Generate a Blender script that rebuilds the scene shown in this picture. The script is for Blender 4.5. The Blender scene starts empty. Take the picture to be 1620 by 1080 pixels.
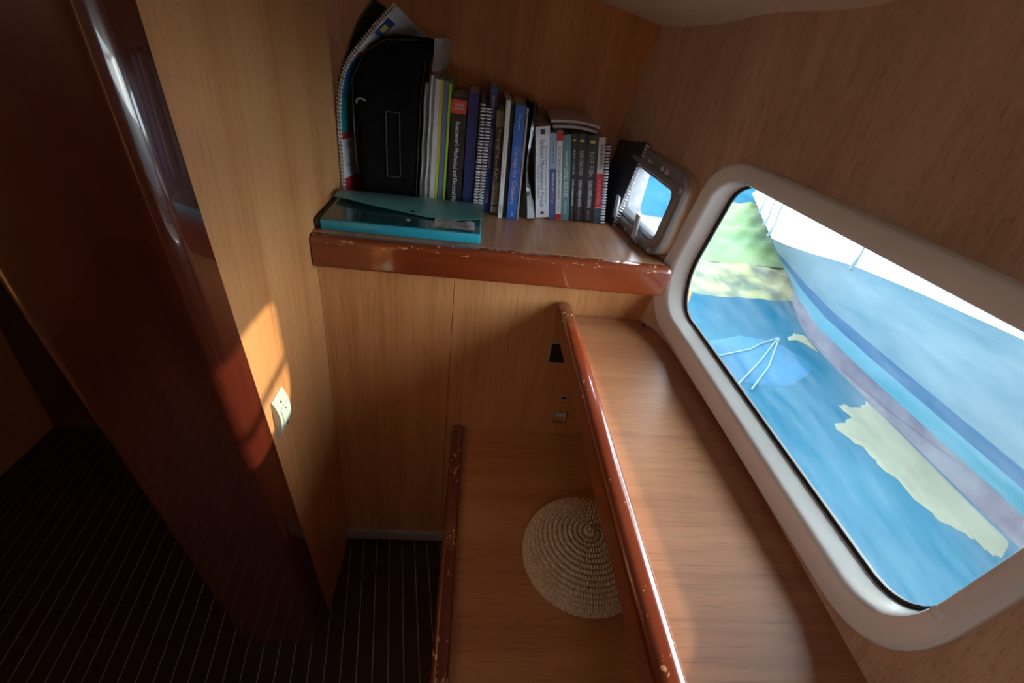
import bpy, bmesh, math, random
from mathutils import Vector, Matrix
random.seed(7)
S = bpy.context.scene
COL = S.collection
PI = math.pi
E = 1.72                      # eye height above the cabin sole; geometry below is written relative to the eye

# ------------------------------------------------------------------ camera
cam = bpy.data.cameras.new('camera'); camo = bpy.data.objects.new('camera', cam); COL.objects.link(camo)
F = 749.783
Rw = Matrix(((0.99205616, 0.07396315, 0.10175474), (-0.0444774, -0.55040786, 0.83371035), (0.11767045, -0.83161328, -0.54274582)))
cx, cy, cz = Rw.col[0], Rw.col[1], Rw.col[2]
M = Matrix.Identity(4)
for i in range(3):
    M[i][0] = cx[i]; M[i][1] = -cy[i]; M[i][2] = -cz[i]
M[0][3], M[1][3], M[2][3] = 0, 0, E
camo.matrix_world = M
cam.sensor_width = 36; cam.lens = 36 * F / 1620; cam.clip_start = .02; cam.clip_end = 200
S.camera = camo

# ------------------------------------------------------------------ light and exposure
S.view_settings.view_transform = 'Standard'; S.view_settings.look = 'None'
S.view_settings.gamma = 1; S.view_settings.use_curve_mapping = False
S.view_settings.exposure = 0.22
w = bpy.data.worlds.new('world'); S.world = w; w.use_nodes = True
bgn = w.node_tree.nodes['Background']; bgn.inputs[0].default_value = (.90, .95, 1, 1); bgn.inputs[1].default_value = 10.5
sun = bpy.data.lights.new('sun', 'SUN'); suno = bpy.data.objects.new('sun', sun); COL.objects.link(suno)
sun.energy = 7.2; sun.color = (1, .80, .56); sun.angle = math.radians(1.2)
suno.rotation_euler = Vector((-1.01, -.25, -.262)).to_track_quat('-Z', 'Y').to_euler(); suno.location = (6, 3, 5)
for nm, loc, dirv, sx, sy in (('far_side_portal', (-1.83, -1.11, -.03), (1, 0, 0), .50, .28), ('window_portal', (.64, .70, -.40), (-1, 0, 0), .90, .46), ('fill_opening_portal', (.10, -.78, .38), (0, 0, -1), .25, .25)):  # portals for the large window and the two added fill openings
    al = bpy.data.lights.new(nm, 'AREA'); al.shape = 'RECTANGLE'; al.size = sx; al.size_y = sy; al.cycles.is_portal = True
    ao = bpy.data.objects.new(nm, al); COL.objects.link(ao)
    ao.location = (loc[0], loc[1], loc[2] + E)
    ao.rotation_euler = (0, math.radians(90), 0) if nm == 'window_portal' else ((0, math.radians(-90), 0) if nm == 'far_side_portal' else (0, 0, 0))
    if nm != 'fill_opening_portal': al.size = sy; al.size_y = sx
S.cycles.use_denoising = True
S.cycles.max_bounces = 10; S.cycles.diffuse_bounces = 4; S.cycles.transparent_max_bounces = 16
S.cycles.sample_clamp_indirect = 6

# ------------------------------------------------------------------ materials
def nd(nt, t, **k):
    n = nt.nodes.new(t)
    for a, b in k.items():
        if a in n.inputs: n.inputs[a].default_value = b
        else: setattr(n, a, b)
    return n
def c4(c): return (c[0], c[1], c[2], 1)
def pbr(name, col, rough=.5, metal=0, coat=0, trans=0, spec=.5, alpha=1, coat_rough=.05):
    m = bpy.data.materials.new(name); m.use_nodes = True
    b = m.node_tree.nodes['Principled BSDF']
    b.inputs['Base Color'].default_value = c4(col); b.inputs['Roughness'].default_value = rough
    b.inputs['Metallic'].default_value = metal; b.inputs['Coat Weight'].default_value = coat
    b.inputs['Coat Roughness'].default_value = coat_rough
    b.inputs['Transmission Weight'].default_value = trans; b.inputs['Specular IOR Level'].default_value = spec
    b.inputs['Alpha'].default_value = alpha
    return m
def noisy(name, c1, c2, scale=(10, 10, 10), rough=.5, bump=0, bscale=60, detail=4, lo=.35, hi=.65, **k):
    m = pbr(name, c1, rough, **k); nt = m.node_tree; b = nt.nodes['Principled BSDF']
    g = nd(nt, 'ShaderNodeNewGeometry'); mp = nd(nt, 'ShaderNodeMapping'); mp.inputs['Scale'].default_value = scale
    nt.links.new(g.outputs['Position'], mp.inputs[0])
    n = nd(nt, 'ShaderNodeTexNoise', Scale=1.0, Detail=detail); nt.links.new(mp.outputs[0], n.inputs['Vector'])
    r = nd(nt, 'ShaderNodeValToRGB'); r.color_ramp.elements[0].position = lo; r.color_ramp.elements[1].position = hi
    r.color_ramp.elements[0].color = c4(c1); r.color_ramp.elements[1].color = c4(c2)
    nt.links.new(n.outputs['Fac'], r.inputs[0]); nt.links.new(r.outputs[0], b.inputs['Base Color'])
    if bump:
        n2 = nd(nt, 'ShaderNodeTexNoise', Scale=bscale, Detail=3); nt.links.new(g.outputs['Position'], n2.inputs['Vector'])
        bp = nd(nt, 'ShaderNodeBump', Strength=bump, Distance=.002); nt.links.new(n2.outputs['Fac'], bp.inputs['Height'])
        nt.links.new(bp.outputs[0], b.inputs['Normal'])
    return m
def wood(name, dark, mid, light, axis, rough=.34, coat=.25, rot=(0, 0, 0), coat_rough=.15):
    """laminate with long soft streaks and short pores; axis = direction of the grain"""
    m = pbr(name, mid, rough, coat=coat, coat_rough=coat_rough); nt = m.node_tree; b = nt.nodes['Principled BSDF']
    g = nd(nt, 'ShaderNodeNewGeometry')
    r0 = nd(nt, 'ShaderNodeMapping'); r0.inputs['Rotation'].default_value = rot
    nt.links.new(g.outputs['Position'], r0.inputs[0])
    def layer(across, along, detail, dist=0, roughn=.55):
        mp = nd(nt, 'ShaderNodeMapping'); s = [across] * 3; s[axis] = along; mp.inputs['Scale'].default_value = s
        nt.links.new(r0.outputs[0], mp.inputs[0])
        n = nd(nt, 'ShaderNodeTexNoise', Scale=1.0, Detail=detail, Roughness=roughn, Distortion=dist)
        nt.links.new(mp.outputs[0], n.inputs['Vector']); return n.outputs['Fac']
    a = layer(11, .9, 5, .6); c = layer(70, 2.2, 4, .2); d = layer(330, 14, 2, 0)
    mix = nd(nt, 'ShaderNodeMix', data_type='FLOAT'); mix.inputs[0].default_value = .42
    nt.links.new(a, mix.inputs[2]); nt.links.new(c, mix.inputs[3])
    rp = nd(nt, 'ShaderNodeValToRGB'); cr = rp.color_ramp
    cr.elements[0].position = .33; cr.elements[0].color = c4(dark); cr.elements[1].position = .68; cr.elements[1].color = c4(light)
    e = cr.elements.new(.5); e.color = c4(mid)
    nt.links.new(mix.outputs[0], rp.inputs[0])
    pr = nd(nt, 'ShaderNodeMapRange'); pr.inputs['From Min'].default_value = .28; pr.inputs['From Max'].default_value = .46
    pr.inputs['To Min'].default_value = .72; pr.inputs['To Max'].default_value = 1
    nt.links.new(d, pr.inputs['Value'])
    mu = nd(nt, 'ShaderNodeMix', data_type='RGBA', blend_type='MULTIPLY'); mu.inputs[0].default_value = 1
    nt.links.new(rp.outputs[0], mu.inputs[6]); nt.links.new(pr.outputs[0], mu.inputs[7])
    nt.links.new(mu.outputs[2], b.inputs['Base Color'])
    bp = nd(nt, 'ShaderNodeBump', Strength=.06, Distance=.001); nt.links.new(d, bp.inputs['Height']); nt.links.new(bp.outputs[0], b.inputs['Normal'])
    return m
def mahog(name, zlo=None, zhi=None, chips=.62, cscale=(95, 95, 150), axis=1, base=(.19, .032, .009), dark=(.10, .014, .005)):
    """varnished mahogany, with pale chips of lost varnish between the heights zlo..zhi (relative to the eye)"""
    m = pbr(name, base, .22, coat=1, coat_rough=.04); nt = m.node_tree; b = nt.nodes['Principled BSDF']
    g = nd(nt, 'ShaderNodeNewGeometry')
    mp = nd(nt, 'ShaderNodeMapping'); s = [30, 30, 30]; s[axis] = 1.6; mp.inputs['Scale'].default_value = s
    nt.links.new(g.outputs['Position'], mp.inputs[0])
    n = nd(nt, 'ShaderNodeTexNoise', Scale=1.0, Detail=5); nt.links.new(mp.outputs[0], n.inputs['Vector'])
    rp = nd(nt, 'ShaderNodeValToRGB'); rp.color_ramp.elements[0].position = .3; rp.color_ramp.elements[1].position = .7
    rp.color_ramp.elements[0].color = c4(dark); rp.color_ramp.elements[1].color = c4(base)
    nt.links.new(n.outputs['Fac'], rp.inputs[0])
    out = rp.outputs[0]
    if zlo is not None:
        mp2 = nd(nt, 'ShaderNodeMapping'); mp2.inputs['Scale'].default_value = cscale
        nt.links.new(g.outputs['Position'], mp2.inputs[0])
        c = nd(nt, 'ShaderNodeTexNoise', Scale=1.0, Detail=3, Roughness=.6); nt.links.new(mp2.outputs[0], c.inputs['Vector'])
        c2 = nd(nt, 'ShaderNodeTexNoise', Scale=9.0, Detail=1); nt.links.new(g.outputs['Position'], c2.inputs['Vector'])
        sep = nd(nt, 'ShaderNodeSeparateXYZ'); nt.links.new(g.outputs['Position'], sep.inputs[0])
        a1 = nd(nt, 'ShaderNodeMath', operation='GREATER_THAN'); a1.inputs[1].default_value = zlo + E; nt.links.new(sep.outputs[2], a1.inputs[0])
        a2 = nd(nt, 'ShaderNodeMath', operation='LESS_THAN'); a2.inputs[1].default_value = zhi + E; nt.links.new(sep.outputs[2], a2.inputs[0])
        ad = nd(nt, 'ShaderNodeMath', operation='MULTIPLY_ADD'); ad.inputs[1].default_value = .35; nt.links.new(c2.outputs['Fac'], ad.inputs[0]); nt.links.new(c.outputs['Fac'], ad.inputs[2])
        th = nd(nt, 'ShaderNodeMath', operation='GREATER_THAN'); th.inputs[1].default_value = chips + .175; nt.links.new(ad.outputs[0], th.inputs[0])
        m1 = nd(nt, 'ShaderNodeMath', operation='MULTIPLY'); nt.links.new(a1.outputs[0], m1.inputs[0]); nt.links.new(a2.outputs[0], m1.inputs[1])
        m2 = nd(nt, 'ShaderNodeMath', operation='MULTIPLY'); nt.links.new(m1.outputs[0], m2.inputs[0]); nt.links.new(th.outputs[0], m2.inputs[1])
        mx = nd(nt, 'ShaderNodeMix', data_type='RGBA'); nt.links.new(m2.outputs[0], mx.inputs[0]); nt.links.new(out, mx.inputs[6])
        mx.inputs[7].default_value = (.62, .36, .17, 1); out = mx.outputs[2]
    nt.links.new(out, b.inputs['Base Color'])
    return m

WD, WM, WL = (.43, .170, .058), (.54, .242, .090), (.62, .31, .130)
m_wall = wood('cherry_laminate_vertical', WD, WM, WL, 2, rough=.36, coat=.2)
m_hull = wood('cherry_laminate_hull', (.43, .26, .155), (.53, .345, .22), (.60, .41, .28), 2, rough=.5, coat=.1, rot=(math.radians(14), 0, 0))
m_top = wood('cherry_laminate_across', (.30, .112, .042), (.37, .152, .062), (.43, .19, .082), 0, rough=.46, coat=.22, coat_rough=.28)
m_shelf = wood('cherry_laminate_depth', (.30, .12, .055), (.42, .19, .09), (.52, .27, .14), 1, rough=.38, coat=.3, coat_rough=.16)
m_nose = mahog('mahogany_nosing', -.480, -.4, .655, (60, 60, 190), 0, base=(.24, .045, .012), dark=(.16, .026, .008))
m_rail = mahog('mahogany_rail', -.612, -.5, .67, (120, 70, 120), 1, base=(.26, .045, .012), dark=(.15, .024, .008))
m_lip = mahog('mahogany_lip', -1.13, -1.0, .64, (110, 40, 110), 1)
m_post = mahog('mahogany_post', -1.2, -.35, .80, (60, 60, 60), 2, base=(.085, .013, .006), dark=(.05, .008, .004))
m_ceil = noisy('ceiling_vinyl', (.76, .71, .62), (.80, .75, .66), (30, 30, 30), .8, bump=.3, bscale=220)
m_dark = noisy('dark_teak', (.055, .02, .01), (.09, .034, .016), (4, 4, 4), .5)
m_frame = noisy('white_gelcoat', (.70, .72, .70), (.76, .78, .76), (6, 6, 6), .32, coat=.3)
m_rubber = pbr('black_rubber', (.012, .014, .018), .5)
m_alu = noisy('anodised_aluminium', (.27, .26, .25), (.34, .33, .32), (60, 60, 60), .42, metal=.35)
m_chrome = pbr('chrome', (.75, .75, .74), .18, metal=1)
m_grey = pbr('grey_metal', (.42, .42, .42), .4, metal=.4)
m_lever = pbr('brushed_lever', (.62, .66, .70), .4)
m_black = pbr('black_plastic', (.012, .012, .013), .4)
m_cream = pbr('cream_plastic', (.46, .52, .44), .35)
m_creamside = pbr('cream_side', (.55, .48, .38), .5)

def glass_mat(name, tint, haze, hazecol=(.8, .9, 1), scratch=.25, blend=.12, gr=.03):
    m = bpy.data.materials.new(name); m.use_nodes = True; nt = m.node_tree; nt.nodes.clear()
    out = nd(nt, 'ShaderNodeOutputMaterial'); tr = nd(nt, 'ShaderNodeBsdfTransparent'); tr.inputs[0].default_value = c4(tint)
    tl = nd(nt, 'ShaderNodeBsdfTranslucent'); tl.inputs[0].default_value = c4(hazecol)
    gl = nd(nt, 'ShaderNodeBsdfGlossy', Roughness=gr)
    g = nd(nt, 'ShaderNodeNewGeometry'); mp = nd(nt, 'ShaderNodeMapping'); mp.inputs['Scale'].default_value = (9, 4, 22); mp.inputs['Rotation'].default_value = (.5, 0, 0)
    nt.links.new(g.outputs['Position'], mp.inputs[0]); n = nd(nt, 'ShaderNodeTexNoise', Scale=1.0, Detail=8, Roughness=.7); nt.links.new(mp.outputs[0], n.inputs['Vector'])
    mr = nd(nt, 'ShaderNodeMapRange'); mr.inputs['From Min'].default_value = .35; mr.inputs['From Max'].default_value = .75
    mr.inputs['To Min'].default_value = haze * (1 - scratch); mr.inputs['To Max'].default_value = haze * (1 + scratch * 2)
    nt.links.new(n.outputs['Fac'], mr.inputs['Value'])
    m1 = nd(nt, 'ShaderNodeMixShader'); nt.links.new(mr.outputs[0], m1.inputs[0]); nt.links.new(tr.outputs[0], m1.inputs[1]); nt.links.new(tl.outputs[0], m1.inputs[2])
    lw = nd(nt, 'ShaderNodeLayerWeight', Blend=blend); m2 = nd(nt, 'ShaderNodeMixShader'); nt.links.new(lw.outputs['Fresnel'], m2.inputs[0])
    nt.links.new(m1.outputs[0], m2.inputs[1]); nt.links.new(gl.outputs[0], m2.inputs[2]); nt.links.new(m2.outputs[0], out.inputs[0])
    return m
m_glass = glass_mat('hazy_acrylic', (.80, .89, .92), .017, scratch=.9)
m_portglass = glass_mat('crazed_acrylic', (.78, .88, 1), .035, hazecol=(.65, .80, 1), scratch=.9, blend=.04, gr=.2)

# ------------------------------------------------------------------ object helpers
ORI = {}
def thing(name, base, label=None, cat=None, group=None):
    o = bpy.data.objects.new(name, None); COL.objects.link(o); o.empty_display_size = .03
    ORI[o.name] = Vector(base); o.location = (base[0], base[1], base[2] + E)
    if label: o['label'] = label; o['category'] = cat
    if group: o['group'] = group
    return o
def link(name, me, parent=None, label=None, cat=None, group=None, kind=None):
    """me has vertices in eye-relative world coordinates"""
    o = bpy.data.objects.new(name, me); COL.objects.link(o)
    if parent is None:
        vs = [v.co for v in me.vertices]
        b = Vector(((min(v.x for v in vs) + max(v.x for v in vs)) / 2, (min(v.y for v in vs) + max(v.y for v in vs)) / 2, min(v.z for v in vs)))
        o.location = (b.x, b.y, b.z + E)
    else:
        b = ORI[parent.name]; o.parent = parent
    me.transform(Matrix.Translation(-b)); ORI[o.name] = b
    if label: o['label'] = label
    if cat: o['category'] = cat
    if group: o['group'] = group
    if kind: o['kind'] = kind
    return o
def obj(name, bm, mat, parent=None, smooth=True, **k):
    me = bpy.data.meshes.new(name)
    bmesh.ops.recalc_face_normals(bm, faces=bm.faces)
    bm.to_mesh(me); bm.free()
    for m in (mat if isinstance(mat, (list, tuple)) else [mat]): me.materials.append(m)
    if smooth:
        try: me.shade_auto_smooth = None
        except Exception: pass
        for p in me.polygons: p.use_smooth = True
    o = link(name, me, parent, **k)
    if smooth:
        mod = None
        me.set_sharp_from_angle(angle=math.radians(38))
    return o
def nb(): return bmesh.new()
def box(bm, a, b, bev=0, seg=2, mi=0):
    vs = [bm.verts.new((x, y, z)) for x in (a[0], b[0]) for y in (a[1], b[1]) for z in (a[2], b[2])]
    fs = [bm.faces.new([vs[i] for i in q]) for q in ((0, 1, 3, 2), (4, 6, 7, 5), (0, 4, 5, 1), (2, 3, 7, 6), (0, 2, 6, 4), (1, 5, 7, 3))]
    for f in fs: f.material_index = mi
    if bev:
        es = list({e for f in fs for e in f.edges})
        bmesh.ops.bevel(bm, geom=es, offset=bev, segments=seg, profile=.5, affect='EDGES', clamp_overlap=True)
    return vs
def obox(bm, o, u, v, n, L, W, H, bev=0, seg=2, mi=0):
    """box from corner o along u,v,n"""
    t = nb(); box(t, (0, 0, 0), (L, W, H), bev, seg)
    for vv in t.verts: vv.co = o + u * vv.co.x + v * vv.co.y + n * vv.co.z
    merge(bm, t, mi)
def merge(bm, t, mi=0):
    mp = {v: bm.verts.new(v.co) for v in t.verts}
    for f in t.faces:
        try: nf = bm.faces.new([mp[v] for v in f.verts]); nf.material_index = mi
        except ValueError: pass
    t.free()
def loft(bm, rings, closed=True, caps=True, mi=0):
    R = [[bm.verts.new(p) for p in r] for r in rings]; n = len(R[0])
    for i in range(len(R) - 1):
        for j in range(n if closed else n - 1):
            f = bm.faces.new((R[i][j], R[i][(j + 1) % n], R[i + 1][(j + 1) % n], R[i + 1][j])); f.material_index = mi
    if caps and closed:
        for r in (R[0], R[-1]):
            try: bm.faces.new(r).material_index = mi
            except ValueError: pass
    return R
def tube(bm, pts, r, seg=8, caps=True, mi=0):
    pts = [Vector(p) for p in pts]; rings = []; up = Vector((0.123, .31, 1)).normalized()
    for i, p in enumerate(pts):
        t = (pts[min(i + 1, len(pts) - 1)] - pts[max(i - 1, 0)]).normalized()
        a = t.cross(up)
        if a.length < .05: a = t.cross(Vector((1, 0, 0)))
        a.normalize(); b = t.cross(a); rr = r[i] if isinstance(r, (list, tuple)) else r
        rings.append([p + (a * math.cos(2 * PI * k / seg) + b * math.sin(2 * PI * k / seg)) * rr for k in range(seg)])
    loft(bm, rings, True, caps, mi)
def disc(bm, c, n, r, h, seg=20, mi=0, dome=0):
    c = Vector(c); n = Vector(n).normalized(); a = n.orthogonal().normalized(); b = n.cross(a)
    prof = [(r, 0), (r, h * .7), (r * .88, h), (r * .4, h + dome), (.0001, h + dome)]
    loft(bm, [[c + n * z + (a * math.cos(2 * PI * k / seg) + b * math.sin(2 * PI * k / seg)) * q for k in range(seg)] for q, z in prof], True, True, mi)
def round_poly(P, R, seg=8):
    """rounded corners for a 2D polygon; R radius or list"""
    out = []; n = len(P)
    for i in range(n):
        a, b, c = Vector(P[i - 1]), Vector(P[i]), Vector(P[(i + 1) % n]); r = R[i] if isinstance(R, (list, tuple)) else R
        d1 = (a - b); d2 = (c - b); l = min(r, d1.length * .49, d2.length * .49); p1 = b + d1.normalized() * l; p2 = b + d2.normalized() * l
        for k in range(seg + 1):
            t = k / seg; out.append(p1 * (1 - t) ** 2 + b * 2 * t * (1 - t) + p2 * t * t)
    return out
def inset2(P, d):
    """offset a closed 2D polyline inwards (P counter-clockwise or clockwise) by d"""
    n = len(P); A = sum(P[i].x * P[(i + 1) % n].y - P[(i + 1) % n].x * P[i].y for i in range(n)); s = 1 if A > 0 else -1
    out = []
    for i in range(n):
        t = (P[(i + 1) % n] - P[i - 1]);
        if t.length < 1e-9: t = Vector((1, 0))
        t.normalize(); out.append(P[i] + Vector((-t.y, t.x)) * s * d)
    return out
def lettering(body, parent, c, u, v, L, H, mat, name='lettering', off=.0007, align=None, bold=0.0):
    """flat raised letters fitted into a box L x H centred on c, reading along u, letters standing along v"""
    cu = bpy.data.curves.new('t', 'FONT'); cu.body = body; cu.size = 1; cu.extrude = 0; cu.offset = bold; cu.resolution_u = 2
    to = bpy.data.objects.new('t', cu); COL.objects.link(to)
    me = bpy.data.meshes.new_from_object(to.evaluated_get(bpy.context.evaluated_depsgraph_get()))
    bpy.data.objects.remove(to); bpy.data.curves.remove(cu)
    if not me.vertices: return None
    xs = [q.co.x for q in me.vertices]; ys = [q.co.y for q in me.vertices]
    x0, x1, y0, y1 = min(xs), max(xs), min(ys), max(ys)
    u = Vector(u).normalized(); v = Vector(v).normalized(); n = u.cross(v); c = Vector(c)
    for q in me.vertices:
        q.co = c + u * ((q.co.x - (x0 + x1) / 2) / (x1 - x0) * L) + v * ((q.co.y - (y0 + y1) / 2) / (y1 - y0) * H) + n * off
    me.name = name; me.materials.append(mat)
    return link(name, me, parent)

# ------------------------------------------------------------------ hull side surface
HK = [(-1.6, .50), (0, .545), (.25, .549), (.6, .556), (.9, .546), (1.08, .530), (1.2, .475), (1.27, .459), (1.45, .433), (1.62, .36), (1.8, .26)]
def hg(Y):
    K = HK; n = len(K); s = [(K[i + 1][1] - K[i][1]) / (K[i + 1][0] - K[i][0]) for i in range(n - 1)]
    m = [s[0]] + [(s[i - 1] + s[i]) / 2 if s[i - 1] * s[i] > 0 else 0 for i in range(1, n - 1)] + [s[-1]]
    for i in range(n - 1):
        if Y <= K[i + 1][0]: break
    h = K[i + 1][0] - K[i][0]; t = (Y - K[i][0]) / h
    return (2*t**3 - 3*t*t + 1)*K[i][1] + (t**3 - 2*t*t + t)*h*m[i] + (-2*t**3 + 3*t*t)*K[i + 1][1] + (t**3 - t*t)*h*m[i + 1]
def hx(Y, z):
    return hg(Y) + (.2 * (z + .642) if z > -.67 else .2 * (-.67 + .642) + .03 * (z + .67))
def hp(Y, z, off=0): return Vector((hx(Y, z) + off, Y, z))

WIN_OUT = round_poly([(.238, -.17), (.238, -.628), (1.10, -.628), (1.165, -.52), (1.165, -.187)], [.10, .13, .10, .12, .085], 10)
WIN_IN = round_poly([(.270, -.212), (.270, -.586), (1.085, -.580), (1.132, -.48), (1.132, -.226)], [.08, .10, .09, .12, .06], 10)
# port opening and frame, on a flat plane of its own
def pp(Y, z, off=0): return Vector((.475 - .137 * (Y - 1.3) + .2 * (z + .462) - off, Y, z))
PORT_OUT = round_poly([(1.548, -.236), (1.172, -.242), (1.152, -.461), (1.512, -.461)], [.06, .07, .055, .08], 8)
PORT_IN = round_poly([(1.515, -.272), (1.196, -.285), (1.182, -.432), (1.462, -.432)], [.035, .04, .04, .035], 8)
PORT_GL = round_poly([(1.492, -.290), (1.212, -.300), (1.198, -.412), (1.440, -.412)], [.022, .025, .025, .022], 8)
def inside(P, y, z):
    c = False; n = len(P)
    for i in range(n):
        a, b = P[i - 1], P[i]
        if (a.y > z) != (b.y > z) and y < (b.x - a.x) * (z - a.y) / (b.y - a.y) + a.x: c = not c
    return c
def frange(a, b, s):
    n = max(1, round((b - a) / s)); return [a + (b - a) * i / n for i in range(n + 1)]
bm = nb()
ys = frange(-1.4, .2, .1)[:-1] + frange(.2, 1.7, .0125); zs = frange(-1.72, -.70, .1)[:-1] + frange(-.70, -.15, .0125)[:-1] + frange(-.15, .45, .05)
G = [[bm.verts.new(hp(y, z)) for z in zs] for y in ys]
hole_w = inset2(WIN_OUT, .017); hole_p = inset2(PORT_OUT, .016)
for i in range(len(ys) - 1):
    for j in range(len(zs) - 1):
        yc = (ys[i] + ys[i + 1]) / 2; zc = (zs[j] + zs[j + 1]) / 2
        if inside(hole_w, yc, zc) or inside(hole_p, yc, zc): continue
        bm.faces.new((G[i][j], G[i + 1][j], G[i + 1][j + 1], G[i][j + 1]))
obj('wall_right', bm, m_hull, kind='structure')

# window: curved white frame, reveal, gasket, pane
def ring_surface(bm, loops, mi=0, close=False):
    R = [[bm.verts.new(p) for p in l] for l in loops]; n = len(R[0])
    rng = range(len(R)) if close else range(len(R) - 1)
    for i in rng:
        a = R[i]; b = R[(i + 1) % len(R)]
        for j in range(n): bm.faces.new((a[j], a[(j + 1) % n], b[(j + 1) % n], b[j])).material_index = mi
def hl(P, off, d=0): return [hp(q.x, q.y, off) for q in (inset2(P, d) if d else P)]
win = thing('window_1', (.58, .70, -.63), None, None); win['kind'] = 'structure'
bm = nb()
ring_surface(bm, [hl(WIN_OUT, .03), hl(WIN_OUT, -.006), hl(WIN_OUT, -.0105, .004), hl(WIN_OUT, -.012, .010), hl(WIN_IN, -.012, -.008), hl(WIN_IN, -.010, -.002), hl(WIN_IN, -.004, .001), hl(WIN_IN, .036, .004), hl(WIN_IN, .041, -.02), hl(WIN_OUT, .045, -.01)])
obj('window_frame', bm, m_frame, win)
bm = nb()
ring_surface(bm, [hl(WIN_IN, .033, .003), hl(WIN_IN, .031, .007), hl(WIN_IN, .034, .0095), hl(WIN_IN, .040, .009), hl(WIN_IN, .040, .002)])
obj('window_gasket', bm, m_rubber, win)
def surf_pane(bm, P, off, f, step=.03):
    # fan of rings shrinking towards the middle so that the pane follows the curved side
    cxm = sum(q.x for q in P) / len(P); czm = sum(q.y for q in P) / len(P); c = Vector((cxm, czm)); rings = []
    for k in range(0, 12):
        t = 1 - k / 12; rings.append([f(c.x + (q.x - c.x) * t, c.y + (q.y - c.y) * t, off) for q in P])
    R = [[bm.verts.new(p) for p in l] for l in rings]; n = len(P)
    for i in range(11):
        for j in range(n): bm.faces.new((R[i][j], R[i][(j + 1) % n], R[i + 1][(j + 1) % n], R[i + 1][j]))
    v = bm.verts.new(f(c.x, c.y, off))
    for j in range(n): bm.faces.new((R[11][j], R[11][(j + 1) % n], v))
bm = nb(); surf_pane(bm, inset2(WIN_IN, .006), .037, hp); obj('pane', bm, m_glass, win)
for (y, z) in ((1.040, -.209), (.965, -.603), (.455, -.606), (.262, -.50), (.62, -.198)):
    bm = nb(); disc(bm, hp(y, z, -.0115), (-1, 0, .2), .0075, .0022, 18, dome=.0006); obj('screw_cap', bm, m_frame, win)

# ------------------------------------------------------------------ port
port = thing('window_2', (.475, 1.35, -.461), None, None); port['kind'] = 'structure'
def pl_(P, off, d=0): return [pp(q.x, q.y, off) for q in (inset2(P, d) if d else P)]
def to_hull(P): return [Vector((hx(q.x, q.y) + .01, q.x, q.y)) for q in P]
bm = nb(); ring_surface(bm, [to_hull(PORT_OUT), pl_(PORT_OUT, .0, .002), pl_(PORT_OUT, .001, .02)]); obj('mounting_pad', bm, m_hull, port)
bm = nb()
ring_surface(bm, [pl_(PORT_OUT, -.004, .001), pl_(PORT_OUT, .006, .001), pl_(PORT_OUT, .010, .004), pl_(PORT_IN, .011, -.014), pl_(PORT_IN, .0185, -.011), pl_(PORT_IN, .020, -.007), pl_(PORT_IN, .020, .001), pl_(PORT_IN, .016, .004), pl_(PORT_IN, -.02, .005), pl_(PORT_IN, -.06, .005)])
obj('port_frame', bm, m_alu, port)
bm = nb(); ring_surface(bm, [pl_(PORT_IN, .006, .004), pl_(PORT_IN, .012, .008), pl_(PORT_GL, .010, -.004), pl_(PORT_GL, -.004, .001), pl_(PORT_GL, -.012, .001)]); obj('opening_sash', bm, m_grey, port)
bm = nb(); surf_pane(bm, PORT_GL, .006, lambda a, b, o: pp(a, b, -o)); obj('pane', bm, m_portglass, port)
un = Vector((-1, -.137, .2)).normalized(); uu = Vector((-.137, 1, 0)).normalized(); uv = uu.cross(un) * -1
if uv.z < 0: uv = -uv
for (y, z) in ((1.43, -.443), (1.275, -.447)):
    bm = nb()
    obox(bm, pp(y + .008, z - .012, .010), -uu, uv, un, .026, .022, .010, .002)
    obox(bm, pp(y + .004, z - .004, .018), -uu, uv, un, .018, .016, .012, .003)
    tube(bm, [pp(y + .010, z + .004, .026), pp(y - .020, z + .004, .026)], .0045, 10)
    lever = obj('latch', bm, m_grey, port)
    bm = nb(); obox(bm, pp(y + .001, z + .002, .024), -uu, (uv + un * .25).normalized(), un, .022, .068, .007, .002)
    obj('lever', bm, m_lever, lever)
for (y, z, r) in ((1.44, -.268, .010), (1.40, -.262, .005), (1.385, -.264, .005), (1.315, -.262, .008), (1.285, -.267, .012), (1.187, -.285, .008), (1.196, -.449, .007), (1.36, -.452, .006)):
    bm = nb(); ring = []
    disc(bm, pp(y, z, .010), un, r * .72, .002, 18, dome=.001)
    tube(bm, [pp(y, z, .0105) + (uu * math.cos(a) + uv * math.sin(a)) * r for a in [2 * PI * k / 24 for k in range(25)]], .0012, 6)
    obj('screw', bm, m_lever, port)

# ------------------------------------------------------------------ cabin shell
def ypost(z):
    T = [(-1.72, .81), (-1.3, .756), (-.49, .654), (-.2, .62), (-.02, .602), (.6, .55)]
    for (a, ya), (b_, yb) in zip(T, T[1:]):
        if z <= b_: return ya + (yb - ya) * (z - a) / (b_ - a)
    return T[-1][1]
def struct(name, bm, mat, **k): return obj(name, bm, mat, kind='structure', **k)
bm = nb()       # left panel, ends at the step of the recess
zz_ = frange(-1.72, .36, .08)
LP = [Vector((0, ypost(z) + .05, z)) for z in zz_] + [Vector((0, 1.432, .36)), Vector((0, 1.432, -.54)), Vector((0, 1.15, -.54)), Vector((0, 1.15, -1.72))]
fa = bm.faces.new([bm.verts.new((-.388, q.y, q.z)) for q in LP]); ex = bmesh.ops.extrude_face_region(bm, geom=[fa])
for v in ex['geom']:
    if isinstance(v, bmesh.types.BMVert): v.co.x = -.42
struct('wall_left', bm, m_wall, smooth=False)
bm = nb(); zz_ = frange(-.50, .34, .07)
loft(bm, [[Vector((-.75, 1.62, z)), Vector((hx(1.62, z) + .004, 1.62, z)), Vector((hx(1.62, z) + .004, 1.65, z)), Vector((-.75, 1.65, z))] for z in zz_])
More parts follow.
